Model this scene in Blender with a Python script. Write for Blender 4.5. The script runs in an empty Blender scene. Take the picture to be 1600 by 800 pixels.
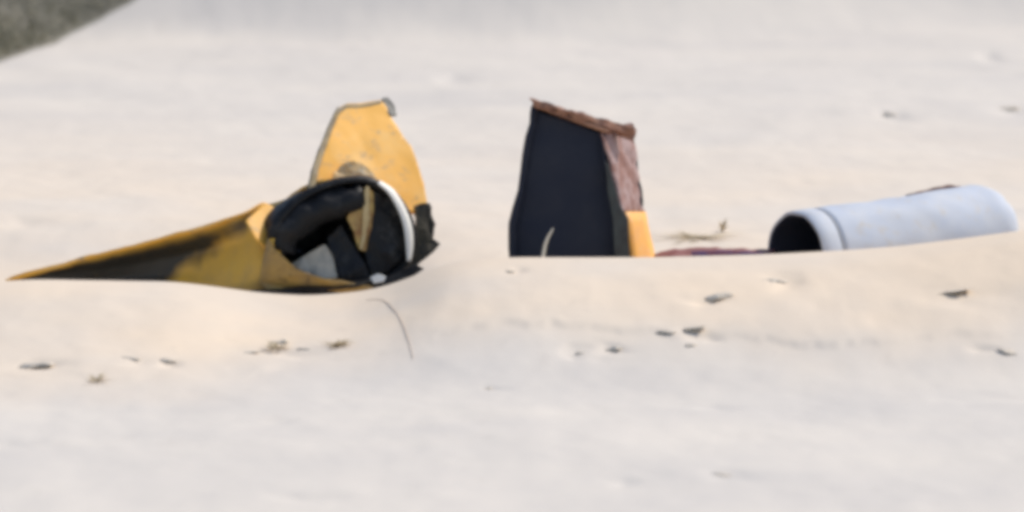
import bpy, bmesh, math, random
import numpy as np
from mathutils import Vector, Matrix, noise as mnoise

random.seed(7)
S = bpy.context.scene
COL = S.collection
R = math.radians

# ------------------------------------------------------------------ camera
D, PITCH, Z0, PPM = 45.0, R(7.0), 0.30, 200.0      # distance, look-down angle, aim height, pixels per metre at y = 0
CAM = Vector((0, -D * math.cos(PITCH), Z0 + D * math.sin(PITCH)))
cam_d = bpy.data.cameras.new('camera')
cam = bpy.data.objects.new('camera', cam_d)
COL.objects.link(cam)
cam.location = CAM
cam.rotation_euler = (R(90) - PITCH, 0, 0)
cam_d.sensor_width = 36
cam_d.lens = 36 * D / (1600 / PPM)
cam_d.clip_start = 0.5
cam_d.clip_end = 6000
cam_d.dof.use_dof = True
cam_d.dof.focus_distance = D
cam_d.dof.aperture_fstop = 0.95
S.camera = cam

# ------------------------------------------------------------------ sky, sun, exposure
SUN_EL, SUN_AZ = R(47), R(57)                     # azimuth from +y (away from the camera) towards +x (right)
w = bpy.data.worlds.new('World'); S.world = w; w.use_nodes = True
nt = w.node_tree; nt.nodes.clear()
sky = nt.nodes.new('ShaderNodeTexSky'); sky.sky_type = 'NISHITA'; sky.sun_disc = False
sky.sun_elevation = SUN_EL; sky.sun_rotation = SUN_AZ
sky.air_density = 1.0; sky.dust_density = 1.4; sky.ozone_density = 1.0
bg = nt.nodes.new('ShaderNodeBackground'); bg.inputs['Strength'].default_value = 0.15
wo = nt.nodes.new('ShaderNodeOutputWorld')
nt.links.new(sky.outputs[0], bg.inputs[0]); nt.links.new(bg.outputs[0], wo.inputs[0])
sd = bpy.data.lights.new('sun', 'SUN'); sd.energy = 2.9; sd.angle = R(0.6); sd.color = (1.0, 0.925, 0.82)
so = bpy.data.objects.new('sun', sd); COL.objects.link(so)
SUNV = Vector((math.sin(SUN_AZ) * math.cos(SUN_EL), math.cos(SUN_AZ) * math.cos(SUN_EL), math.sin(SUN_EL)))
so.rotation_euler = SUNV.to_track_quat('Z', 'Y').to_euler()
so.location = (10, 10, 20)
S.view_settings.view_transform = 'Standard'; S.view_settings.look = 'None'
S.view_settings.exposure = 0.24; S.view_settings.gamma = 1.0
S.render.engine = 'CYCLES'
S.cycles.pixel_filter_type = 'BLACKMAN_HARRIS'
S.cycles.filter_width = 5.0                       # the photograph is soft
S.cycles.max_bounces = 8

# ------------------------------------------------------------------ layout helpers
FW = Vector((0, math.cos(PITCH), -math.sin(PITCH)))
UP = Vector((0, math.sin(PITCH), math.cos(PITCH)))
def ray(u, v):
    return FW + Vector((1, 0, 0)) * ((u - 800) / PPM / D) + UP * ((400 - v) / PPM / D)
def W(u, v, y):
    d = ray(u, v)
    return CAM + d * ((y - CAM.y) / d.y)

# ------------------------------------------------------------------ noise on arrays
def _hash(ix, iy, seed):
    n = (ix.astype(np.int64) * 374761393 + iy.astype(np.int64) * 668265263 + seed * 1442695041) & 0x7fffffff
    n = ((n ^ (n >> 13)) * 1274126177) & 0x7fffffff
    return ((n ^ (n >> 16)) & 0xffff) / 65535.0
def vnoise(x, y, seed):
    ix, iy = np.floor(x), np.floor(y)
    fx, fy = x - ix, y - iy
    fx = fx * fx * fx * (fx * (fx * 6 - 15) + 10); fy = fy * fy * fy * (fy * (fy * 6 - 15) + 10)
    a, b = _hash(ix, iy, seed), _hash(ix + 1, iy, seed)
    c, d = _hash(ix, iy + 1, seed), _hash(ix + 1, iy + 1, seed)
    return (a + (b - a) * fx) * (1 - fy) + (c + (d - c) * fx) * fy
def fbm(x, y, seed, oct=4):
    s, a, t = 0, 1.0, 0
    for i in range(oct):
        s = s + a * (vnoise(x * 2 ** i + 17.3 * i, y * 2 ** i - 9.1 * i, seed + i) - 0.5); t += a; a *= 0.5
    return s / t * 2
def sstep(a, b, x):
    t = np.clip((x - a) / (b - a), 0, 1)
    return t * t * (3 - 2 * t)

# ------------------------------------------------------------------ sand surface
YL = -1.30                                        # the drift's crest line in front of the wreckage
crest_uv = [(-400, 452), (0, 440), (60, 437), (130, 439), (270, 441), (340, 449), (400, 458), (480, 463), (560, 457), (610, 446), (650, 430),
            (690, 415), (740, 406), (800, 403), (1000, 403), (1100, 401), (1200, 398), (1300, 393), (1400, 386), (1500, 374), (1600, 360), (2000, 340)]
_cx = np.array([W(u, v, YL).x for u, v in crest_uv]); _cz = np.array([W(u, v, YL).z for u, v in crest_uv])
_xs = np.linspace(-9, 9, 1200)
_zs = np.interp(_xs, _cx, _cz)
_k = np.exp(-np.linspace(-2.2, 2.2, 41) ** 2); _k /= _k.sum()
_zs = np.convolve(np.pad(_zs, 20, mode='edge'), _k, 'valid')
def crest(x): return np.interp(x, _xs, _zs)

def foot_y(x):                                    # the foot of the drift, a ragged little step
    return -4.3 + 0.13 * (x + 4) + 0.7 * fbm(x * 0.35, x * 0 + 3.3, 41, 3) + 0.35 * fbm(x * 2.2, x * 0, 44, 4)

DIMPLES = []                                      # (x, y, rx, ry, depth)
def height(x, y):
    x = np.asarray(x, float); y = np.asarray(y, float)
    c = crest(x)
    base = 0.05 + 0.10 * fbm(x * 0.13, y * 0.10, 3, 3)
    # front: from the crest down to the flat foreground
    t = np.clip((YL - y) / 4.2, 0, 1)
    front = c + (base - 0.06 - c) * (t * t * (3 - 2 * t)) 
    # hollow scoured behind the crest, then the open sand
    hol = c - 0.42
    b1 = sstep(YL + 0.02, YL + 0.75, y)
    b2 = sstep(0.9, 4.5, y)
    back = c * (1 - b1) + hol * b1
    back = back * (1 - b2) + (0.10 + 0.10 * fbm(x * 0.13, y * 0.10, 3, 3)) * b2
    h = np.where(y < YL, front, back)
    near = sstep(-14, -6, y) * (1 - sstep(6, 30, y) * 0.3)
    # ripples, soft lumps
    h = h + 0.030 * fbm(x * 0.7, y * 0.45, 11, 4) * np.clip(np.abs(y - YL) / 0.8, 0.1, 1)
    h = h + 0.009 * fbm(x * 2.6, y * 1.3, 23, 3) * np.clip(np.abs(y - YL) / 0.6, 0.15, 1)
    # small scarp where the drift ends
    fy = foot_y(x)
    amp = np.clip(0.1 + 2.2 * fbm(x * 0.9, y * 0.3 + 8.8, 52, 4), 0, 1)
    h = h + 0.022 * amp * sstep(fy - 0.10, fy + 0.08, y) * (1 - sstep(fy + 0.08, fy + 1.6, y))
    # sand heaped along the pipe
    # far bank rising towards the camera's view
    r = np.clip(y - 21.6 - 0.8 * fbm(x * 0.15, y * 0 + 1.0, 61, 2) - sstep(0, 7, x) * 2.2, 0, 14)
    h = h + 0.15 * r * r * (r < 2.3) + (r >= 2.3) * (0.15 * 5.29 + 0.69 * (r - 2.3) - 0.018 * (r - 2.3) ** 2)
    h = h + np.clip(np.hypot(x, y) - 60, 0, 400) * 0.03
    if DIMPLES:
        wx = x + 0.16 * fbm(x * 2.3, y * 1.7, 31, 3); wy = y + 0.20 * fbm(x * 2.1, y * 1.9, 37, 3)
        for (dx, dy, rx, ry, dep) in DIMPLES:
            q = ((wx - dx) / rx) ** 2 + ((wy - dy) / ry) ** 2
            h = h - dep * 0.75 * np.exp(-q * 1.2)
    return h
def H(x, y): return float(height(np.array([x]), np.array([y]))[0])
def ground_at(u, v):
    """the visible sand point along a line of sight"""
    d = ray(u, v)
    s = np.linspace(25, 95, 7000)
    px, py, pz = CAM.x + d.x * s, CAM.y + d.y * s, CAM.z + d.z * s
    below = pz < height(px, py)
    i = int(np.argmax(below)) if below.any() else len(s) - 1
    return Vector((px[i], py[i], pz[i]))

# ------------------------------------------------------------------ materials
def mat(name, base, rough=0.6, metal=0.0, var=None, scale=4.0, contrast=(0.35, 0.65), bump=0.0, bscale=30, second=None, spec=0.4, var_amount=1.0):
    m = bpy.data.materials.new(name); m.use_nodes = True
    n, l = m.node_tree.nodes, m.node_tree.links
    b = n['Principled BSDF']
    b.inputs['Base Color'].default_value = (*base, 1); b.inputs['Roughness'].default_value = rough
    b.inputs['Metallic'].default_value = metal; b.inputs['Specular IOR Level'].default_value = spec
    tc = n.new('ShaderNodeTexCoord')
    last = None
    for k, (col, sc, con) in enumerate([(var, scale, contrast), (second, scale * 3.3, (0.55, 0.72))]):
        if col is None: continue
        t = n.new('ShaderNodeTexNoise'); t.inputs['Scale'].default_value = sc; t.inputs['Detail'].default_value = 7; t.inputs['Roughness'].default_value = 0.62
        l.new(tc.outputs['Object'], t.inputs['Vector'])
        rp = n.new('ShaderNodeMapRange'); rp.inputs[1].default_value, rp.inputs[2].default_value = con
        rp.inputs[4].default_value = var_amount
        l.new(t.outputs[0], rp.inputs[0])
        mx = n.new('ShaderNodeMix'); mx.data_type = 'RGBA'
        l.new(rp.outputs[0], mx.inputs[0])
        if last is None: mx.inputs[6].default_value = (*base, 1)
        else: l.new(last, mx.inputs[6])
        mx.inputs[7].default_value = (*col, 1)
        last = mx.outputs[2]
    if last is not None: l.new(last, b.inputs['Base Color'])
    if bump:
        t = n.new('ShaderNodeTexNoise'); t.inputs['Scale'].default_value = bscale; t.inputs['Detail'].default_value = 5
        l.new(tc.outputs['Object'], t.inputs['Vector'])
        bp = n.new('ShaderNodeBump'); bp.inputs['Strength'].default_value = bump; bp.inputs['Distance'].default_value = 0.02
        l.new(t.outputs[0], bp.inputs['Height']); l.new(bp.outputs[0], b.inputs['Normal'])
    return m

M = {}
def sand_material():
    m = bpy.data.materials.new('sand'); m.use_nodes = True
    n, l = m.node_tree.nodes, m.node_tree.links
    b = n['Principled BSDF']; b.inputs['Roughness'].default_value = 0.92; b.inputs['Specular IOR Level'].default_value = 0.15
    geo = n.new('ShaderNodeNewGeometry')
    at = n.new('ShaderNodeAttribute'); at.attribute_name = 'drift'
    mp = n.new('ShaderNodeMapping'); mp.inputs['Scale'].default_value = (0.30, 0.55, 0.5)
    l.new(geo.outputs['Position'], mp.inputs[0])
    t1 = n.new('ShaderNodeTexNoise'); t1.inputs['Scale'].default_value = 1.0; t1.inputs['Detail'].default_value = 6; t1.inputs['Roughness'].default_value = 0.6
    l.new(mp.outputs[0], t1.inputs['Vector'])
    r1 = n.new('ShaderNodeMapRange'); r1.inputs[1].default_value = 0.35; r1.inputs[2].default_value = 0.68
    l.new(t1.outputs[0], r1.inputs[0])
    # plain pale sand: two tones
    m1 = n.new('ShaderNodeMix'); m1.data_type = 'RGBA'
    m1.inputs[6].default_value = (0.57, 0.528, 0.475, 1); m1.inputs[7].default_value = (0.64, 0.585, 0.51, 1)
    l.new(r1.outputs[0], m1.inputs[0])
    # warmer tone blended in over the drift
    m2 = n.new('ShaderNodeMix'); m2.data_type = 'RGBA'; m2.inputs[7].default_value = (0.74, 0.605, 0.455, 1)
    l.new(at.outputs['Fac'], m2.inputs[0]); l.new(m1.outputs[2], m2.inputs[6])
    # darker grit streaks
    mp2 = n.new('ShaderNodeMapping'); mp2.inputs['Scale'].default_value = (1.6, 0.7, 1)
    l.new(geo.outputs['Position'], mp2.inputs[0])
    t2 = n.new('ShaderNodeTexNoise'); t2.inputs['Scale'].default_value = 1.3; t2.inputs['Detail'].default_value = 8; t2.inputs['Roughness'].default_value = 0.7
    l.new(mp2.outputs[0], t2.inputs['Vector'])
    r2 = n.new('ShaderNodeMapRange'); r2.inputs[1].default_value = 0.60; r2.inputs[2].default_value = 0.78; r2.inputs[4].default_value = 0.30
    l.new(t2.outputs[0], r2.inputs[0])
    m3 = n.new('ShaderNodeMix'); m3.data_type = 'RGBA'; m3.inputs[7].default_value = (0.36, 0.32, 0.28, 1)
    l.new(r2.outputs[0], m3.inputs[0]); l.new(m2.outputs[2], m3.inputs[6])
    l.new(m3.outputs[2], b.inputs['Base Color'])
    t3 = n.new('ShaderNodeTexNoise'); t3.inputs['Scale'].default_value = 9; t3.inputs['Detail'].default_value = 8; t3.inputs['Roughness'].default_value = 0.7
    l.new(geo.outputs['Position'], t3.inputs['Vector'])
    bp = n.new('ShaderNodeBump'); bp.inputs['Strength'].default_value = 0.14; bp.inputs['Distance'].default_value = 0.03
    l.new(t3.outputs[0], bp.inputs['Height']); l.new(bp.outputs[0], b.inputs['Normal'])
    return m
M['sand'] = sand_material()
M['yellow'] = mat('yellow_paint', (0.80, 0.45, 0.055), 0.5, var=(0.72, 0.42, 0.12), scale=3.0, contrast=(0.42, 0.7), second=(0.42, 0.36, 0.28), bump=0.35, bscale=9)
M['plate_yellow'] = mat('sun_bleached_yellow', (0.86, 0.43, 0.055), 0.6, var=(0.84, 0.47, 0.11), scale=3.0, contrast=(0.45, 0.62), second=(0.46, 0.29, 0.13), bump=0.08, bscale=6)  # stronger yellow for the upright plate, the added corner plate and the added top-edge strip
def darkened_yellow():  # yellow blended to near-black by a per-vertex mask
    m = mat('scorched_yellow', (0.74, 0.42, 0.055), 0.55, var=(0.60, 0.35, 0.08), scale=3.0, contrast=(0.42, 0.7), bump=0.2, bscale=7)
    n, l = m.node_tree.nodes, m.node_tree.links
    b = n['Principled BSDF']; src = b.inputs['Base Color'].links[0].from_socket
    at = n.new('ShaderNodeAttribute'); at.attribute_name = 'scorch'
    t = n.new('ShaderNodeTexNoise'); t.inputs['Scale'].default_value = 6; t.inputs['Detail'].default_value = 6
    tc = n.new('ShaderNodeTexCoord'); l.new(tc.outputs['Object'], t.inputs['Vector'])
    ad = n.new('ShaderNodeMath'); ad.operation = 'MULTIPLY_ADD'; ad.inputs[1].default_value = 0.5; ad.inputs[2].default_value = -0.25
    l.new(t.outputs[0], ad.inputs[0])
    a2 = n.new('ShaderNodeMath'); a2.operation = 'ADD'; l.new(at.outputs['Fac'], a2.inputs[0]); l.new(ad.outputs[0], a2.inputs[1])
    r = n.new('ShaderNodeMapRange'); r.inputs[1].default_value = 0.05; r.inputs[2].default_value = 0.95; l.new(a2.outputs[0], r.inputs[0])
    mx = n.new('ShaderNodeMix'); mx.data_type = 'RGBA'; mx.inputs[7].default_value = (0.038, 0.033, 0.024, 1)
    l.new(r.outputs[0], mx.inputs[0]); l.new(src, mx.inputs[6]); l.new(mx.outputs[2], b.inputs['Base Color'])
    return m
M['scorched'] = darkened_yellow()
M['ochre'] = mat('ochre_paint', (0.40, 0.25, 0.07), 0.6, var=(0.24, 0.16, 0.07), scale=4, contrast=(0.4, 0.65), second=(0.10, 0.07, 0.04), bump=0.2, bscale=9)  # dirty, darker yellow with the lower lip's shade put into the colour
M['edge'] = mat('worn_edge', (0.34, 0.24, 0.10), 0.6, var=(0.2, 0.16, 0.10), scale=8)  # darker yellow; on the flange it holds the left edge's shade
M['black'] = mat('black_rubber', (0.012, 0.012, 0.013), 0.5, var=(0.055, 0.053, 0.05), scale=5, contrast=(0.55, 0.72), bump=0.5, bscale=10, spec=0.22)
M['soot'] = mat('soot', (0.035, 0.032, 0.026), 0.8, var=(0.10, 0.085, 0.05), scale=4, contrast=(0.45, 0.75), bump=0.3, bscale=12)
M['scrape'] = mat('scraped_metal', (0.66, 0.42, 0.16), 0.6, var=(0.42, 0.36, 0.26), scale=8, contrast=(0.4, 0.6))
M['tan'] = mat('tan_paint', (0.62, 0.50, 0.28), 0.6, var=(0.5, 0.36, 0.16), scale=9)
M['white'] = mat('white_paint', (0.86, 0.83, 0.76), 0.5, var=(0.78, 0.74, 0.66), scale=6, contrast=(0.5, 0.8))  # white for the highlights painted on the rim and lip
M['grey'] = mat('grey_metal', (0.54, 0.47, 0.36), 0.5, var=(0.24, 0.23, 0.2), scale=7, contrast=(0.45, 0.7))
M['dark_grey'] = mat('dark_grey_metal', (0.13, 0.13, 0.115), 0.6, var=(0.2, 0.19, 0.16), scale=8)
M['olive'] = mat('olive_paint', (0.52, 0.36, 0.12), 0.6, var=(0.26, 0.12, 0.05), scale=9, contrast=(0.4, 0.65))
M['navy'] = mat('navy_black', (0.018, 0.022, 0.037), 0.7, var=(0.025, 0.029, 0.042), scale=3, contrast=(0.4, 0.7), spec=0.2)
M['navy_edge'] = mat('dark_green_grey', (0.055, 0.065, 0.062), 0.65, var=(0.03, 0.03, 0.03), scale=6)
M['rust'] = mat('rusty_pink', (0.235, 0.12, 0.095), 0.75, var=(0.36, 0.255, 0.24), scale=4.5, contrast=(0.44, 0.58), second=(0.20, 0.085, 0.06), bump=0.4, bscale=14)
M['rail'] = mat('brown_rail', (0.21, 0.095, 0.06), 0.65, var=(0.34, 0.17, 0.10), scale=7, second=(0.10, 0.05, 0.04))
M['orange'] = mat('orange_paint', (0.84, 0.40, 0.05), 0.55, var=(0.72, 0.34, 0.09), scale=7, second=(0.6, 0.42, 0.25))
M['pipe'] = mat('pipe_white', (0.455, 0.495, 0.565), 0.7, var=(0.54, 0.55, 0.565), scale=2.6, contrast=(0.4, 0.62), second=(0.50, 0.45, 0.38), var_amount=0.7, bump=0.12, bscale=5)
M['seam'] = mat('pipe_seam', (0.24, 0.25, 0.27), 0.6)
M['maroon'] = mat('maroon_sheet', (0.19, 0.05, 0.04), 0.6, var=(0.27, 0.11, 0.085), scale=7)
M['brown'] = mat('dark_brown', (0.07, 0.035, 0.03), 0.7, var=(0.2, 0.09, 0.06), scale=9)
M['violet'] = mat('violet_edge', (0.09, 0.07, 0.20), 0.6, var=(0.2, 0.07, 0.1), scale=9)
M['stone'] = mat('stone', (0.56, 0.48, 0.385), 0.95, var=(0.62, 0.55, 0.45), scale=9, bump=0.6, bscale=25)
M['straw'] = mat('straw', (0.60, 0.48, 0.30), 0.8, var=(0.48, 0.38, 0.23), scale=20)
M['pale_stalk'] = mat('pale_stalk', (0.66, 0.62, 0.52), 0.7)
M['stalk'] = mat('brown_stalk', (0.60, 0.49, 0.38), 0.8)
M['turf'] = mat('dark_turf', (0.15, 0.14, 0.105), 0.95, var=(0.17, 0.155, 0.12), scale=0.7, bump=0.2, bscale=8)
M['grass'] = mat('grass_blades', (0.25, 0.22, 0.135), 0.8, var=(0.27, 0.24, 0.155), scale=1.5)

# ------------------------------------------------------------------ object helpers
def link(name, me, m, parent=None, smooth=True):
    o = bpy.data.objects.new(name, me); COL.objects.link(o)
    if m is not None: me.materials.append(m)
    if parent is not None:
        o.parent = parent
        o.matrix_parent_inverse = Matrix.Translation(parent.location).inverted()
        if parent.parent is not None:
            o.matrix_parent_inverse = (Matrix.Translation(parent.parent.location) @ parent.matrix_parent_inverse @ Matrix.Translation(parent.location)).inverted()
    if smooth:
        for p in me.polygons: p.use_smooth = True
    return o
def tag(o, label=None, cat=None, group=None, kind=None):
    for k, v in (('label', label), ('category', cat), ('group', group), ('kind', kind)):
        if v: o[k] = v
    return o
def thing(name, loc, label, cat, group=None):
    o = bpy.data.objects.new(name, None); COL.objects.link(o); o.location = loc; o.empty_display_size = 0.2
    return tag(o, label, cat, group)
def from_bm(bm, name):
    bmesh.ops.recalc_face_normals(bm, faces=bm.faces)
    me = bpy.data.meshes.new(name); bm.to_mesh(me); bm.free(); return me
def wobble(p, amp, sc, seed=0, oc=4):
    q = Vector(p) * sc + Vector((seed * 7.1, seed * 3.3, seed * 1.7))
    return amp * mnoise.fractal(q, 0.8, 2.0, oc)
def plate(name, pts, thick, m, parent, crumple=0.0, csc=3.0, cuts=3, seed=1, bulge=0.0, bevel=0.004):
    """a sheet with thickness: pts is the outline as (u, v, y)"""
    P = [W(*p) for p in pts]
    c = sum(P, Vector()) / len(P)
    nrm = Vector()
    for i in range(len(P)): nrm += (P[i] - c).cross(P[(i + 1) % len(P)] - c)
    nrm.normalize()
    if nrm.y > 0: nrm = -nrm
    bm = bmesh.new()
    vs = [bm.verts.new(p) for p in P]
    f = bm.faces.new(vs)
    bmesh.ops.triangulate(bm, faces=[f])
    for _ in range(cuts):
        bmesh.ops.subdivide_edges(bm, edges=[e for e in bm.edges if e.calc_length() > 0.05], cuts=1)
        bmesh.ops.triangulate(bm, faces=[q for q in bm.faces if len(q.verts) > 3])
    rad = max((p - c).length for p in P)
    for v in bm.verts:
        q = (v.co - c).length / rad
        v.co += nrm * (wobble(v.co, crumple, csc, seed, 2 if cuts >= 4 else 4) + bulge * (1 - q * q))
        if crumple: v.co += Vector((wobble(v.co, crumple * .35, csc * 2.1, seed + 3, 2), 0, wobble(v.co, crumple * .35, csc * 2.1, seed + 5, 2)))
    bmesh.ops.recalc_face_normals(bm, faces=bm.faces)
    me = bpy.data.meshes.new(name); bm.to_mesh(me); bm.free()
    o = link(name, me, m, parent, smooth=cuts >= 4)
    s = o.modifiers.new('solid', 'SOLIDIFY'); s.thickness = thick; s.offset = 0
    if bevel:
        b = o.modifiers.new('bevel', 'BEVEL'); b.width = bevel; b.segments = 1; b.limit_method = 'ANGLE'; b.angle_limit = R(50)
    return o
def grid_mesh(name, rows, m, parent, thick=0.0, closed=False, smooth=True):
    """rows of points (lists of Vectors) -> a sheet; closed joins the last column to the first"""
    bm = bmesh.new()
    V = [[bm.verts.new(p) for p in r] for r in rows]
    n = len(V[0])
    for i in range(len(V) - 1):
        for j in range(n if closed else n - 1):
            k = (j + 1) % n
            bm.faces.new((V[i][j], V[i][k], V[i + 1][k], V[i + 1][j]))
    o = link(name, from_bm(bm, name), m, parent, smooth)
    if thick:
        s = o.modifiers.new('solid', 'SOLIDIFY'); s.thickness = thick; s.offset = 0
    return o
def spline(pts, n):
    """Catmull-Rom through Vectors"""
    P = [pts[0]] + list(pts) + [pts[-1]]; out = []
    for k in range(n):
        t = k / (n - 1) * (len(pts) - 1); i = min(int(t), len(pts) - 2); f = t - i
        a, b, c, d = P[i], P[i + 1], P[i + 2], P[i + 3]
        out.append(0.5 * ((2 * b) + (c - a) * f + (2 * a - 5 * b + 4 * c - d) * f * f + (3 * b - a - 3 * c + d) * f ** 3))
    return out
def tube(name, pts, rad, m, parent=None, n=24, seg=12, rough=0.0, seed=0):
    """a round tube along pts; rad is a number or one radius per control point"""
    C = spline(pts, n)
    rl = [rad] * len(pts) if not hasattr(rad, '__len__') else list(rad)
    rr = np.interp(np.linspace(0, 1, n), np.linspace(0, 1, len(rl)), rl)
    bm = bmesh.new(); rings = []
    nv = Vector((0.13, -0.4, 0.9))
    for i, c in enumerate(C):
        t = (C[min(i + 1, n - 1)] - C[max(i - 1, 0)]).normalized()
        a = (nv - t * nv.dot(t)).normalized(); b = t.cross(a)
        nv = a
        ring = []
        for k in range(seg):
            th = 2 * math.pi * k / seg
            p = c + (a * math.cos(th) + b * math.sin(th)) * rr[i]
            if rough: p += (p - c).normalized() * wobble(p, rough, 9, seed)
            ring.append(bm.verts.new(p))
        rings.append(ring)
    for i in range(n - 1):
        for k in range(seg):
            bm.faces.new((rings[i][k], rings[i][(k + 1) % seg], rings[i + 1][(k + 1) % seg], rings[i + 1][k]))
    bm.faces.new(rings[0][::-1]); bm.faces.new(rings[-1])
    return link(name, from_bm(bm, name), m, parent)

# ------------------------------------------------------------------ THE GROUND
for (u, v, rx, ry, dep) in [(60, 574, .24, .16, .045), (205, 563, .12, .12, .03), (265, 570, .13, .13, .035), (440, 551, .24, .14, .035),
                            (705, 122, .2, .7, .05), (1395, 182, .18, .6, .06), (1575, 172, .25, .6, .06), (1548, 88, .15, .6, .06),
                            (30, 346, .25, .35, .05), (1210, 440, .13, .22, .04), (1490, 457, .3, .2, .03), (1540, 551, .16, .13, .03),
                            (1105, 634, .25, .18, .03), (1570, 620, .4, .2, .03), (970, 756, .12, .12, .03), (1140, 742, .15, .14, .03), (490, 775, .2, .15, .03),
                            (10, 694, .22, .18, .035), (420, 660, .2, .15, .025), (800, 425, .08, .1, .03), (760, 609, .1, .08, .025),
                            (1110, 466, .17, .16, .045), (1085, 516, .18, .12, .04), (905, 553, .09, .1, .03), (958, 548, .12, .1, .035)]:
    p = ground_at(u, v); DIMPLES.append((p.x, p.y, rx, ry, dep))

def axis(parts):
    out = []
    for a, b, s in parts:
        out += list(np.arange(a, b, s))
    return np.array(out + [parts[-1][1]])
gx = axis([(-1500, -100, 200), (-100, -20, 10), (-20, -8, 0.6), (-8, -4.6, 0.05), (-4.6, 4.6, 0.018), (4.6, 8, 0.05), (8, 20, 0.6), (20, 100, 10), (100, 1500, 200)])
gy = axis([(-1500, -100, 200), (-100, -20, 6), (-20, -11, 0.4), (-11, -6, 0.045), (-6, 2.2, 0.03), (2.2, 10, 0.07), (10, 32, 0.12), (32, 60, 1), (60, 100, 6), (100, 1500, 200)])
X, Y = np.meshgrid(gx, gy)
Z = height(X, Y)
nx, ny = len(gx), len(gy)
me = bpy.data.meshes.new('sand')
co = np.stack([X, Y, Z], -1).reshape(-1, 3).astype(np.float32)
idx = np.arange(nx * ny).reshape(ny, nx)
quads = np.stack([idx[:-1, :-1], idx[:-1, 1:], idx[1:, 1:], idx[1:, :-1]], -1).reshape(-1, 4).astype(np.int32)
me.vertices.add(len(co)); me.vertices.foreach_set('co', co.ravel())
me.loops.add(quads.size); me.loops.foreach_set('vertex_index', quads.ravel())
me.polygons.add(len(quads)); me.polygons.foreach_set('loop_start', np.arange(0, quads.size, 4, dtype=np.int32))
me.polygons.foreach_set('use_smooth', np.ones(len(quads), bool))
me.update(calc_edges=True)
FYm = foot_y(X)
drift = sstep(-1.6, 1.4, Y - FYm + 1.0 * fbm(X * 0.6, Y * 0.5, 71, 3)) * (1 - 0.28 * sstep(-1.8, 2.0, Y) - 0.72 * sstep(1.5, 17.0, Y)) * (0.80 + 0.6 * fbm(X * 0.5, Y * 0.6, 75, 4))
drift = np.clip(drift, 0, 1)
att = me.attributes.new('drift', 'FLOAT', 'POINT'); att.data.foreach_set('value', drift.ravel().astype(np.float32))
sand = link('sand', me, M['sand'], smooth=False); tag(sand, kind='structure')

# dark grassy bank beyond the sand, far left
_edge = [ground_at(u, v) for u, v in ((0, 97), (50, 79), (100, 57), (150, 32), (190, 12), (212, 1))]
_ey = np.array([p.y for p in _edge]); _ex = np.array([p.x for p in _edge])
def bank_foot(y):
    if y < _ey[0]: return _ex[0] + (y - _ey[0]) * 0.2
    if y > _ey[-1]: return _ex[-1] + (y - _ey[-1]) * 0.5
    return float(np.interp(y, _ey, _ex))
bx_n, by_n = 90, 160
rows = []
for j in range(by_n):
    yy = 9 + j * 0.28
    xf = bank_foot(yy)
    row = []
    for i in range(bx_n):
        d = -0.5 + (i / (bx_n - 1)) ** 1.6 * 14
        xx = xf - d
        zz = 0.30 * d if d < 0.4 else 0.12 + 0.34 * (d - 0.4) - 0.008 * (d - 0.4) ** 2
        row.append((xx, yy, zz))
    rows.append(row)
A = np.array(rows)
A[..., 2] += height(A[..., 0], A[..., 1]) + 0.10 * fbm(A[..., 0] * 0.6, A[..., 1] * 0.6, 91, 3) * np.clip((np.arange(bx_n) - 12) / 20, 0, 1)[None, :]
bank = grid_mesh('hillside', [[Vector(p) for p in r] for r in A], M['turf'], None)
tag(bank, kind='structure')
# short grass on it
rng = np.random.default_rng(5)
gv, gf = [], []
for k in range(46000):
    j = rng.integers(4, 90); i = rng.integers(12, 56)
    a, b = rng.random(), rng.random()
    p = A[j, i] * (1 - a) * (1 - b) + A[j + 1, i] * a * (1 - b) + A[j, i + 1] * (1 - a) * b + A[j + 1, i + 1] * a * b
    an = rng.random() * 6.283; hgt = 0.025 + 0.05 * rng.random(); wd = 0.016
    lean = (rng.random(2) - 0.5) * 0.12
    c, s = math.cos(an) * wd, math.sin(an) * wd
    n0 = len(gv)
    gv += [(p[0] - c, p[1] - s, p[2] - 0.01), (p[0] + c, p[1] + s, p[2] - 0.01), (p[0] + lean[0], p[1] + lean[1], p[2] + hgt)]
    gf.append((n0, n0 + 1, n0 + 2))
gm = bpy.data.meshes.new('grass'); gm.from_pydata(gv, [], gf)
grass = link('grass', gm, M['grass'], smooth=False)
tag(grass, 'short dark olive grass covering the bank in the top left corner', 'grass', kind='stuff')

# ------------------------------------------------------------------ YELLOW WRECKAGE
base = W(545, 440, 0.0)
wr = thing('wreckage', base, 'torn yellow metal shell with black round opening and upright yellow plate, tapering to the left', 'wreckage')

# rim of the opening: left side nearest, right side further back
def RY(u): return -0.62 + (u - 430) / 220 * 0.42
rim_uv = [(430, 368), (440, 340), (476, 306), (530, 284), (578, 283), (618, 307), (643, 350), (644, 395), (622, 424), (584, 442), (530, 447), (470, 438), (437, 405)]
rim3 = [W(u, v, RY(u)) for u, v in rim_uv]
loop = spline(rim3 + [rim3[0]], 73)[:-1]
rc = sum(loop, Vector()) / len(loop)
ax = Vector((-0.62, 0.76, -0.02)).normalized()      # into the shell
rows = []
for k, (dd, sc) in enumerate([(0.02, 1.06), (0.0, 1.03), (-0.02, 0.985), (0.02, 0.94), (0.08, 0.925)]):
    rows.append([rc + (p - rc) * sc + ax * dd for p in loop])
rim = grid_mesh('rim', [(r + r)[71:127] for r in rows], M['black'], wr, thick=0.012)
grid_mesh('shell_edge', [(r + r)[54:72] for r in rows], M['yellow'], wr, thick=0.012)
rows = []
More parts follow.
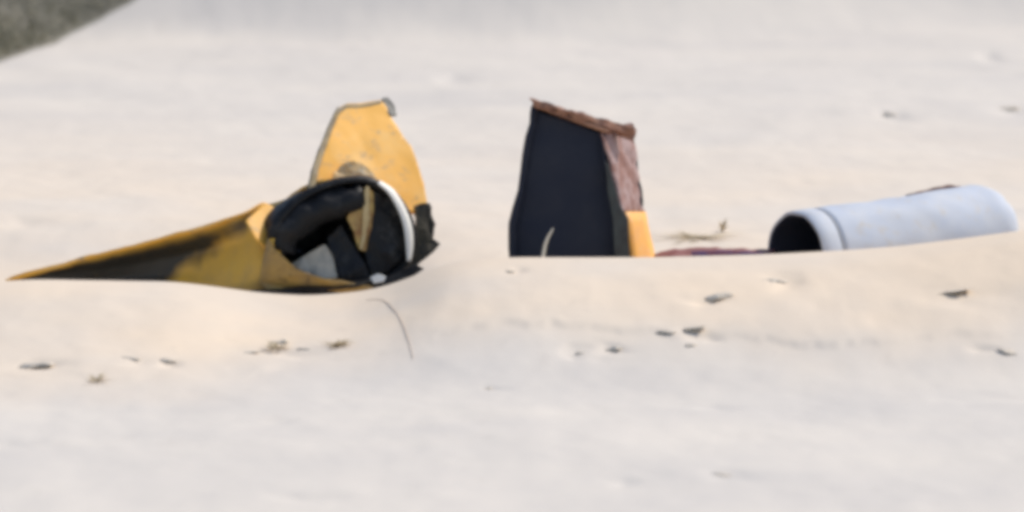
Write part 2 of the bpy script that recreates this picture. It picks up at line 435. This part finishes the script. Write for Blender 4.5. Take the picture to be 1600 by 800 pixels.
for k in range(9):
    f = k / 8
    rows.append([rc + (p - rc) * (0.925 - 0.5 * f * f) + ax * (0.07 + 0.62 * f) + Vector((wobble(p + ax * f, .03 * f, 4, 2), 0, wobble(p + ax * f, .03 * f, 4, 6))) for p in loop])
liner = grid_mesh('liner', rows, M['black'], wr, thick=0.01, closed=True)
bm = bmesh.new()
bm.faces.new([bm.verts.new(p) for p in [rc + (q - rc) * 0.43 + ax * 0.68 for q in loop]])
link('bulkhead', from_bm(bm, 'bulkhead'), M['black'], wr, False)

# tapering shell: stations from the tip to the rim; (u, v_top, v_bottom, y, [profile of depth])
st = [(8, 438, 447, 0.25, (.00, .01, .00, .00, .00)),
      (60, 424, 456, 0.20, (.00, .05, .05, .03, .00)),
      (130, 405, 470, 0.12, (.00, .11, .13, .08, .00)),
      (200, 388, 484, 0.02, (.00, .16, .19, .08, -.05)),
      (270, 369, 494, -.10, (.00, .20, .18, .00, -.12)),
      (330, 353, 500, -.22, (.00, .20, .08, -.08, -.15)),
      (375, 338, 502, -.32, (.12, .12, -.04, -.15, -.12)),
      (405, 320, 500, -.38, (.34, .10, -.12, -.18, -.10)),
      (426, 316, 496, -.40, (.42, .12, -.14, -.17, -.08))]
rows = []
NT, NS = 17, 60
sta = np.array([s[0] for s in st], float)
for i in range(NS):
    f = i / (NS - 1)
    u = 8 + (426 - 8) * f
    vt = np.interp(u, sta, [s[1] for s in st]); vb = np.interp(u, sta, [s[2] for s in st]); yy = np.interp(u, sta, [s[3] for s in st])
    pr = [np.interp(u, sta, [s[4][k] for s in st]) for k in range(5)]
    row = []
    for j in range(NT):
        t = j / (NT - 1)
        off = np.interp(t, np.linspace(0, 1, 5), pr)
        p = W(u, vt + (vb - vt) * t, yy + off)
        p = p + Vector((0, wobble(p, 0.02, 4, 3), wobble(p, 0.012, 6, 5)))
        row.append(p)
    rows.append(row)
# blend on to the rim's left half, from its top round to its bottom
half = [rim3[3], rim3[2], rim3[1], rim3[0], rim3[12], rim3[11], rim3[10]]
hs = spline(half, NT)
last = rows[-1]
for k in range(1, 7):
    f = k / 6
    rows.append([a.lerp(b + ax * 0.03, f) + Vector((0, -0.02, 0)) * math.sin(f * math.pi) for a, b in zip(last, hs)])
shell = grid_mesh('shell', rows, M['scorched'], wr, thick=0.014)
sb = shell.modifiers.new('sub', 'SUBSURF'); sb.levels = 1; sb.render_levels = 1
tube('rolled_edge', [r[0] + Vector((0, -.008, .004)) for r in rows[1:NS - 2:4]], [.008] + [.017] * 12 + [.012], M['plate_yellow'], shell, n=60, seg=10, rough=.004)  # added strip that makes the shell's top edge look sunlit
# near-black zone along the fold, soft-edged, blended over the yellow
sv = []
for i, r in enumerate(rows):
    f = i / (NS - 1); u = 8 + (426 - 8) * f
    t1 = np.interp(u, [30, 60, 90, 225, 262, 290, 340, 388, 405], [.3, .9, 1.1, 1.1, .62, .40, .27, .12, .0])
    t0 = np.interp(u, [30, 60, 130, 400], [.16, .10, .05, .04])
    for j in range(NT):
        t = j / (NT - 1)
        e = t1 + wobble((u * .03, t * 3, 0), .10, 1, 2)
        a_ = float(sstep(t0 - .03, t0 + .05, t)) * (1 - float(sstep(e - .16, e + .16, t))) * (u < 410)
        lo = float(sstep(.60, .72, t)) * float(sstep(330, 430, u))         # dark band along the belly
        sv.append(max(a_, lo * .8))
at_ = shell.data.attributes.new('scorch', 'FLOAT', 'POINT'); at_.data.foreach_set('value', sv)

# back half of the drum behind the rim, so that it is a closed tube end from other sides
half2 = [rim3[3], rim3[4], rim3[5], rim3[6], rim3[7], rim3[8], rim3[9], rim3[10]]
hb = spline(half2, 17)
rows = []
for k in range(6):
    f = k / 5
    rows.append([rc + (p - rc) * (1.02 - 0.55 * f * f) + ax * (0.03 + 0.75 * f) for p in hb])
grid_mesh('drum_wall', rows, M['yellow'], wr, thick=0.014)

plate('bent_corner', [(384, 346, -0.469), (400, 330, -0.318), (415, 316, -0.180), (431, 327, -0.177), (426, 350, -0.323), (428, 380, -0.481), (416, 390, -0.583), (398, 374, -0.568)], 0.016, M['plate_yellow'], wr, crumple=.015, cuts=4, seed=51)  # added plate at the corner, tilted back to catch the sun
# upright plate, leaning back
fin = plate('upright_plate', [(483, 300, -0.252), (489, 268, -0.100), (500, 236, 0.065), (514, 200, 0.255), (527, 172, 0.409), (540, 165, 0.475), (562, 165, 0.537), (592, 159, 0.646), (600, 168, 0.630),
                              (612, 192, 0.563), (627, 217, 0.500), (640, 234, 0.465), (650, 262, 0.376), (660, 290, 0.286), (666, 318, 0.185), (655, 335, 0.083), (600, 330, -0.050), (540, 320, -0.176)],
            0.03, M['plate_yellow'], wr, crumple=0.018, csc=2.2, cuts=4, seed=6, bulge=0.03)
plate('flange', [(480, 300, -0.290), (487, 266, -0.128), (498, 234, 0.038), (512, 198, 0.228), (525, 170, 0.382), (532, 172, 0.393), (519, 203, 0.227), (506, 238, 0.043), (496, 268, -0.111), (490, 302, -0.270)],
      0.05, M['edge'], fin, crumple=0.01, cuts=2)
plate('torn_tab', [(596, 154, 0.648), (606, 152, 0.684), (617, 166, 0.656), (620, 181, 0.602), (608, 183, 0.560), (600, 170, 0.592)], 0.02, M['dark_grey'], fin, crumple=0.02, cuts=2, seed=8)
plate('scraped_patch', [(516, 292, -.16), (522, 270, -.12), (536, 256, -.08), (552, 250, -.06), (570, 258, -.06), (584, 272, -.08), (596, 290, -.12)], 0.012, M['scrape'], fin, crumple=0.03, csc=6, cuts=3, seed=9)
plate('lower_lip', [(418, 372, -.66), (432, 392, -.68), (452, 410, -.70), (474, 424, -.71), (504, 434, -.70), (545, 441, -.66), (584, 447, -.58), (560, 470, -.60), (500, 490, -.70), (440, 480, -.68), (405, 440, -.62)], 0.02, M['ochre'], wr, crumple=.02, cuts=3, seed=31, bulge=.02)
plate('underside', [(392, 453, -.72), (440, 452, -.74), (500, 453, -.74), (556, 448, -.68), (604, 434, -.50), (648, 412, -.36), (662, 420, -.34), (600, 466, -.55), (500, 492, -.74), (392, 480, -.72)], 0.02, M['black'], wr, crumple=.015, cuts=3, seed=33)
plate('top_fold', [(524, 174, 0.362), (540, 164, 0.449), (562, 164, 0.511), (594, 158, 0.626), (596, 163, 0.610), (563, 170, 0.488), (541, 170, 0.427), (530, 178, 0.362)], 0.03, M['edge'], fin, cuts=1)

# inside the opening
tube('bent_duct', [W(436, 392, -.55), W(447, 360, -.52), W(478, 335, -.46), (W(520, 318, -.40)), W(566, 308, -.34)], [.10, .135, .14, .125, .09], M['black'], wr, rough=.03, seed=3)
brk = plate('bracket', [(573, 290, -.37), (583, 300, -.36), (582, 340, -.36), (571, 392, -.38), (561, 390, -.40), (552, 362, -.40), (541, 340, -.40), (553, 322, -.40)], 0.02, M['olive'], wr, crumple=0.02, csc=6, cuts=3, seed=12)
plate('bracket_rib', [(571, 292, -.40), (577, 292, -.40), (577, 340, -.40), (566, 391, -.42), (562, 388, -.42), (570, 338, -.40)], 0.025, M['tan'], brk, cuts=2)
plate('black_flap', [(512, 372, -.44), (532, 352, -.42), (550, 380, -.44), (566, 405, -.45), (582, 440, -.48), (556, 446, -.52), (530, 440, -.52), (524, 410, -.48)], 0.02, M['black'], wr, crumple=0.03, csc=5, cuts=3, seed=15)
plate('pale_plate', [(452, 415, -.50), (476, 400, -.46), (508, 384, -.44), (520, 398, -.45), (528, 436, -.52), (490, 438, -.55), (462, 428, -.55)], 0.02, M['grey'], wr, crumple=0.02, cuts=2, seed=16)
plate('dark_panel', [(584, 300, -.33), (612, 312, -.27), (632, 350, -.22), (634, 392, -.25), (606, 425, -.34), (578, 430, -.42), (572, 395, -.40), (583, 345, -.36)], 0.02, M['black'], wr, crumple=0.03, csc=5, cuts=3, seed=18)
rows = []
o_ = [W(u, v, RY(u) + .06) for u, v in [(592, 282), (615, 297), (634, 322), (646, 352), (648, 382), (640, 410)]]
i_ = [W(u, v, RY(u) - .13) for u, v in [(590, 286), (606, 300), (621, 325), (631, 352), (635, 382), (637, 408)]]
grid_mesh('white_band', [spline(o_, 20), spline([a.lerp(b, .5) + Vector((.012, -.012, .006)) for a, b in zip(o_, i_)], 20), spline(i_, 20)], M['white'], wr, thick=0.01)  # sunlit edge of the rim put into a white strip
plate('torn_skirt', [(648, 322, -.10), (660, 318, -.06), (672, 318, -.02), (674, 336, -.02), (680, 350, -.02), (677, 372, -.03), (687, 382, -.02), (668, 402, -.08), (640, 424, -.16), (600, 448, -.24), (580, 452, -.28), (600, 432, -.26), (634, 406, -.18), (650, 370, -.12)],
      0.02, M['soot'], wr, crumple=0.03, csc=5, cuts=3, seed=21)
plate('pale_clip', [(578, 434, -.56), (590, 428, -.56), (603, 432, -.56), (600, 440, -.57), (584, 443, -.58)], 0.02, M['white'], wr, cuts=1)  # highlight on the lower lip, made as a small white piece

# ------------------------------------------------------------------ DARK OPEN HOUSING
hb_ = W(900, 420, 0.0)
hs_ = thing('broken_housing', hb_, 'tall open housing with a black interior, rusty top rail and rusty right side', 'housing')
FL = [(834, 166, -.42), (826, 205, -.42), (814, 275, -.43), (801, 345, -.44), (797, 375, -.44), (803, 440, -.44)]
FRt = [(944, 208, -.42), (948, 250, -.42), (961, 300, -.43), (973, 345, -.44), (980, 400, -.44), (984, 440, -.44)]
BRt = [(986, 208, .30), (994, 250, .30), (1001, 300, .30), (1007, 345, .30), (1018, 395, .30), (1024, 430, .30)]
BLt = [(872, 180, .30), (866, 210, .30), (858, 275, .30), (850, 345, .30), (848, 375, .30), (850, 430, .30)]
c3 = lambda L, n=14: spline([W(*p) for p in L], n)
fl, fr, br, bl = c3(FL), c3(FRt), c3(BRt), c3(BLt)
def lerp_rows(A_, B_, n): return [[a.lerp(b, k / (n - 1)) for a, b in zip(A_, B_)] for k in range(n)]
def jitter(rows, amp, seed): return [[p + Vector((wobble(p, amp, 4, seed), wobble(p, amp, 4, seed + 2), 0)) for p in r] for r in rows]
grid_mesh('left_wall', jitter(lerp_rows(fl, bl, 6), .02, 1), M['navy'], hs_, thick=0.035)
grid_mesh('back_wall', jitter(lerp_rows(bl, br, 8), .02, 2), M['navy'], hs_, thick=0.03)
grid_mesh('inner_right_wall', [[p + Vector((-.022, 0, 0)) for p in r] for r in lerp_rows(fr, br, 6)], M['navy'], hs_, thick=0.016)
# outer right skin: rusty above, orange below
cut = 8
grid_mesh('rusty_panel', jitter(jitter([[a.lerp(b, k / 23) for a, b in zip(spline(fr[:cut], 30), spline(br[:cut], 30))] for k in range(24)], .03, 3), .02, 13), M['rust'], hs_, thick=0.02)
orr = [[p + Vector((.012, -.006, 0)) for p in r[cut - 1:]] for r in lerp_rows([a.lerp(b, .10) for a, b in zip(fr, br)], br, 5)]
grid_mesh('orange_panel', orr, M['orange'], hs_, thick=0.022)
plate('door_edge', [(946, 250, -.46), (953, 262, -.46), (968, 320, -.47), (982, 342, -.48), (984, 440, -.48), (962, 440, -.48), (958, 345, -.47), (950, 300, -.46)], 0.03, M['navy_edge'], hs_, crumple=.008, cuts=2)
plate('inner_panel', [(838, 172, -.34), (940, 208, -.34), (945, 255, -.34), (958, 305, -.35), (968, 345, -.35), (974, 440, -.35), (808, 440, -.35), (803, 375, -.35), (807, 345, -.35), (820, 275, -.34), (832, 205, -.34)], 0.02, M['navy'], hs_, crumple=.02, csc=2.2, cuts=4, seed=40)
# sloping top: plate and front rail
tp = [W(832, 163, -.44), W(946, 205, -.44), W(988, 212, .32), W(874, 180, .32)]
rows = [[tp[0].lerp(tp[1], k / 9).lerp(tp[3].lerp(tp[2], k / 9), j / 5) for k in range(10)] for j in range(6)]
grid_mesh('top_plate', jitter(rows, .008, 6), M['rail'], hs_, thick=0.03)
rail = plate('top_rail', [(828, 154, -.48), (834, 154, -.48), (900, 176, -.42), (950, 191, -.30), (986, 197, -.20), (990, 203, -.18), (988, 216, -.18), (966, 208, -.26), (940, 199, -.36), (880, 177, -.44), (834, 163, -.48)], 0.06, M['rail'], hs_, crumple=.028, csc=6, cuts=3, seed=5)
plate('rail_end', [(966, 196, -.22), (988, 193, -.18), (991, 204, -.18), (988, 220, -.18), (968, 213, -.22)], 0.09, M['rail'], rail, crumple=.01, cuts=2, seed=7)

# pale stalk standing in front of the black interior
g = W(848, 402, -0.85)
st_o = tube('dry_stalk', [W(846, 425, -.85), W(849, 398, -.85), W(854, 376, -.86), W(864, 357, -.88)], [.014, .013, .011, .006], M['pale_stalk'], seg=8)
tag(st_o, 'pale curved stalk standing against the black interior of the housing', 'stalk')

# ------------------------------------------------------------------ PALE PIPE
mc = W(1245, 402, -0.25)
pd = Vector((0.80, 0.60, 0.035)).normalized()
pr_ = 0.345
pu = (Vector((0, 0, 1)) - pd * pd.z).normalized(); ps = pd.cross(pu)
pipe = thing('pipe', mc + Vector((0.9, .6, -.3)), 'pale bluish white pipe half buried in the sand, open end to the left', 'pipe')
def pring(s, r, n=56):
    c = mc + pd * s; out = []
    for k in range(n):
        th = 2 * math.pi * k / n
        d_ = pu * math.cos(th) + ps * math.sin(th)
        dent = 0.016 * mnoise.fractal(Vector((s * 1.6, math.cos(th) * 1.1, math.sin(th) * 1.1)), 0.9, 2.0, 3)
        out.append(c + d_ * r * (1 + 0.012 * math.sin(3 * th + s)) + d_ * dent * min(1, r / .2))
    return out
PL = 1.86
rr = [pring(q, pr_ + 0.012 * q) for q in np.linspace(0.20, PL, 30)]
rr += [pring(PL + q, pr_ + .022 - e) for q, e in ((.03, .002), (.06, .007), (.10, .02), (.14, .042), (.18, .08), (.21, .13), (.228, .19), (.236, .26), (.238, .355))]
body = grid_mesh('pipe_body', rr, M['pipe'], pipe, closed=True, thick=0.012)
collar = grid_mesh('collar', [pring(0.0, pr_ - .012), pring(-0.002, pr_ + .002), pring(0.004, pr_ + .008), pring(0.09, pr_ + .009), pring(0.172, pr_ + .009), pring(0.185, pr_ + .004)], M['pipe'], pipe, closed=True, thick=0.008)
grid_mesh('seam', [pring(0.182, pr_ - .002), pring(0.186, pr_ + .009), pring(0.205, pr_ + .009), pring(0.210, pr_ - .002)], M['seam'], collar, closed=True, thick=0.004)
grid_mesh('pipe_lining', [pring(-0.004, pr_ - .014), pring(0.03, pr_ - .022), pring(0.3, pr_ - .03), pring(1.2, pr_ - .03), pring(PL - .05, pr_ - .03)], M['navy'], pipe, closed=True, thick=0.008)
hp = [mc + pd * s + pu * (pr_ + h) + ps * o for s, h, o in ((1.14, .022, -.02), (1.32, .028, -.02), (1.46, .036, -.02), (1.60, .042, -.02), (1.72, .026, -.02))]
tube('carry_handle', hp, [.006, .014, .019, .021, .008], M['brown'], pipe, rough=.006)

# ------------------------------------------------------------------ RED SHEET between the housing and the pipe
bm = bmesh.new()
n1, n2 = 40, 10
V = []
for i in range(n1):
    f = i / (n1 - 1)
    r_ = []
    for j in range(n2):
        g_ = j / (n2 - 1)
        u = 1022 + 190 * f
        vtop = 388 + 11 * max(0, (0.18 - f) / 0.18) ** 1.5 + 1.0 * math.sin(f * 9)
        p = W(u, vtop + (1 - g_) * 26, -0.55 + 0.5 * g_)
        p += Vector((0, 0, wobble(p, .02, 5, 3)))
        r_.append(bm.verts.new(p))
    V.append(r_)
for i in range(n1 - 1):
    for j in range(n2 - 1):
        bm.faces.new((V[i][j], V[i + 1][j], V[i + 1][j + 1], V[i][j + 1]))
sheet_root = thing('metal_sheet', W(1125, 410, -.3), 'low dark red sheet lying between the black housing and the pale pipe', 'sheet')
ms = link('sheet_surface', from_bm(bm, 'sheet_surface'), M['maroon'], sheet_root)
s = ms.modifiers.new('solid', 'SOLIDIFY'); s.thickness = 0.02
plate('violet_strip', [(1080, 393, -.62), (1120, 392, -.62), (1165, 393, -.62), (1192, 395, -.62), (1192, 410, -.62), (1080, 410, -.62)], 0.02, M['violet'], sheet_root, crumple=.008, cuts=2)

# ------------------------------------------------------------------ STONES, TUFTS, STALKS
def stone(u, v, wpx, hpx, label, seed):
    p = ground_at(u, v)
    k = (p - CAM).length / D / PPM
    rx, rz = wpx * 0.5 * k, hpx * 0.40 * k
    bm = bmesh.new()
    bmesh.ops.create_icosphere(bm, subdivisions=3, radius=1.0)
    for q in bm.verts:
        d = 1 + 0.55 * mnoise.fractal(q.co * 1.5 + Vector((seed * 3.7, 1.1 * seed, 0)), 0.9, 2.0, 3)
        q.co *= d
        q.co.x *= rx; q.co.y *= rx * 0.7; q.co.z *= rz
    o = link('stone', from_bm(bm, 'stone'), M['stone'])
    o.location = (p.x, p.y, H(p.x, p.y) - rz * 0.25)
    o.rotation_euler = (0, R(random.uniform(-12, 12)), R(random.uniform(-40, 40)))
    tag(o, label, 'stone', 'stones scattered over the sand')
stone(50, 570, 74, 7, 'long flat dark stone on the sand at the far left, below the yellow tip', 1)
stone(206, 560, 36, 6, 'small brownish stone second from the left in the row below the yellow shell', 2)
stone(262, 564, 26, 10, 'dark stone third from the left in the row below the yellow shell', 3)
stone(434, 535, 36, 10, 'dark stone topped by olive grass in the sand below the black round opening', 4)
stone(1118, 465, 46, 15, 'largest dark stone on the sand below the red sheet', 5)
stone(1082, 514, 42, 8, 'flat dark stone on the sand, upper of two close together below the housing', 6)
stone(1080, 540, 20, 10, 'small dark stone, lower of two close together below the housing', 7)
stone(958, 545, 34, 9, 'dark stone right of a smaller one on the sand below the orange panel', 8)
stone(908, 552, 20, 6, 'small stone left of a larger one on the sand below the black housing', 9)
stone(1208, 438, 36, 8, 'grey stone on the sand right below the open mouth of the pipe', 10)
stone(1578, 550, 38, 7, 'stone at the right edge of the sand, far below the pipe', 11)
stone(1393, 181, 26, 12, 'grey stone on the open sand above the right end of the pipe', 12)
stone(795, 425, 18, 7, 'small brown stone on the sand just below the left foot of the housing', 13)
stone(762, 608, 20, 7, 'lone small stone on the sand midway below the two large wrecks', 14)

stone(388, 551, 30, 5, 'faint flat stone left of the olive tuft below the black round opening', 15)
stone(478, 545, 26, 5, 'faint flat stone between the olive and the yellowish tuft below the wreckage', 16)
stone(1042, 518, 34, 5, 'pale flat stone left of the two close dark stones below the housing', 17)
stone(1490, 455, 60, 2, 'long thin pale stone on the drift below the right half of the pipe', 18)
stone(1130, 742, 34, 8, 'dim stone on the grey sand near the bottom edge right of the middle', 19)
stone(1570, 170, 40, 8, 'pale stone on the open sand at the upper right edge', 20)

def tuft(u, v, wpx, hpx, n, label, seed, m='straw'):
    p = ground_at(u, v); rnd = random.Random(seed)
    k = (p - CAM).length / D / PPM
    vs, fs = [(0, 0, -.01)], []
    for i in range(n):
        x = rnd.gauss(0, .26) * wpx * k; y = rnd.gauss(0, .26) * wpx * k
        z = H(p.x + x, p.y + y) - p.z
        h = hpx * k * rnd.uniform(.3, 1.1)
        a = rnd.uniform(0, 6.283); c, s_ = math.cos(a) * .006, math.sin(a) * .006
        n0 = len(vs)
        vs += [(x * .55 - c, y * .55 - s_, z + h * .5), (x * .55 + c, y * .55 + s_, z + h * .5), (x, y, z + h * rnd.uniform(.5, 1.0))]
        fs += [(0, n0, n0 + 1), (n0, n0 + 2, n0 + 1)]
    me = bpy.data.meshes.new('dry_tuft'); me.from_pydata(vs, [], fs)
    o = link('dry_tuft', me, M[m], smooth=False); o.location = p
    tag(o, label, 'grass tuft', 'dry tufts on the sand')
tuft(430, 545, 60, 12, 60, 'olive dry tuft by the dark stone below the black round opening', 1)
tuft(528, 541, 56, 11, 70, 'yellowish dry tuft at the right end of the row below the wreckage', 2)
tuft(1128, 362, 22, 24, 34, 'faint brown upright tuft behind the low red sheet', 3)
tuft(1085, 373, 150, 7, 170, 'low sandy brown tuft spread on the sand behind the red sheet', 4)
tuft(150, 596, 60, 9, 40, 'low dry tuft on the sand at lower left beside the long flat stone', 5)
pts = []
for u, v in [(572, 470), (598, 470), (618, 488), (632, 515), (642, 548), (645, 562)]:
    q = ground_at(u, v); pts.append(q + Vector((0, 0, .006)))
wt = tube('long_stalk', pts, [.002, .003, .0036, .0036, .003, .002], M['stalk'], seg=8)
tag(wt, 'thin brown stalk curving over the sand right below the yellow wreckage', 'stalk')
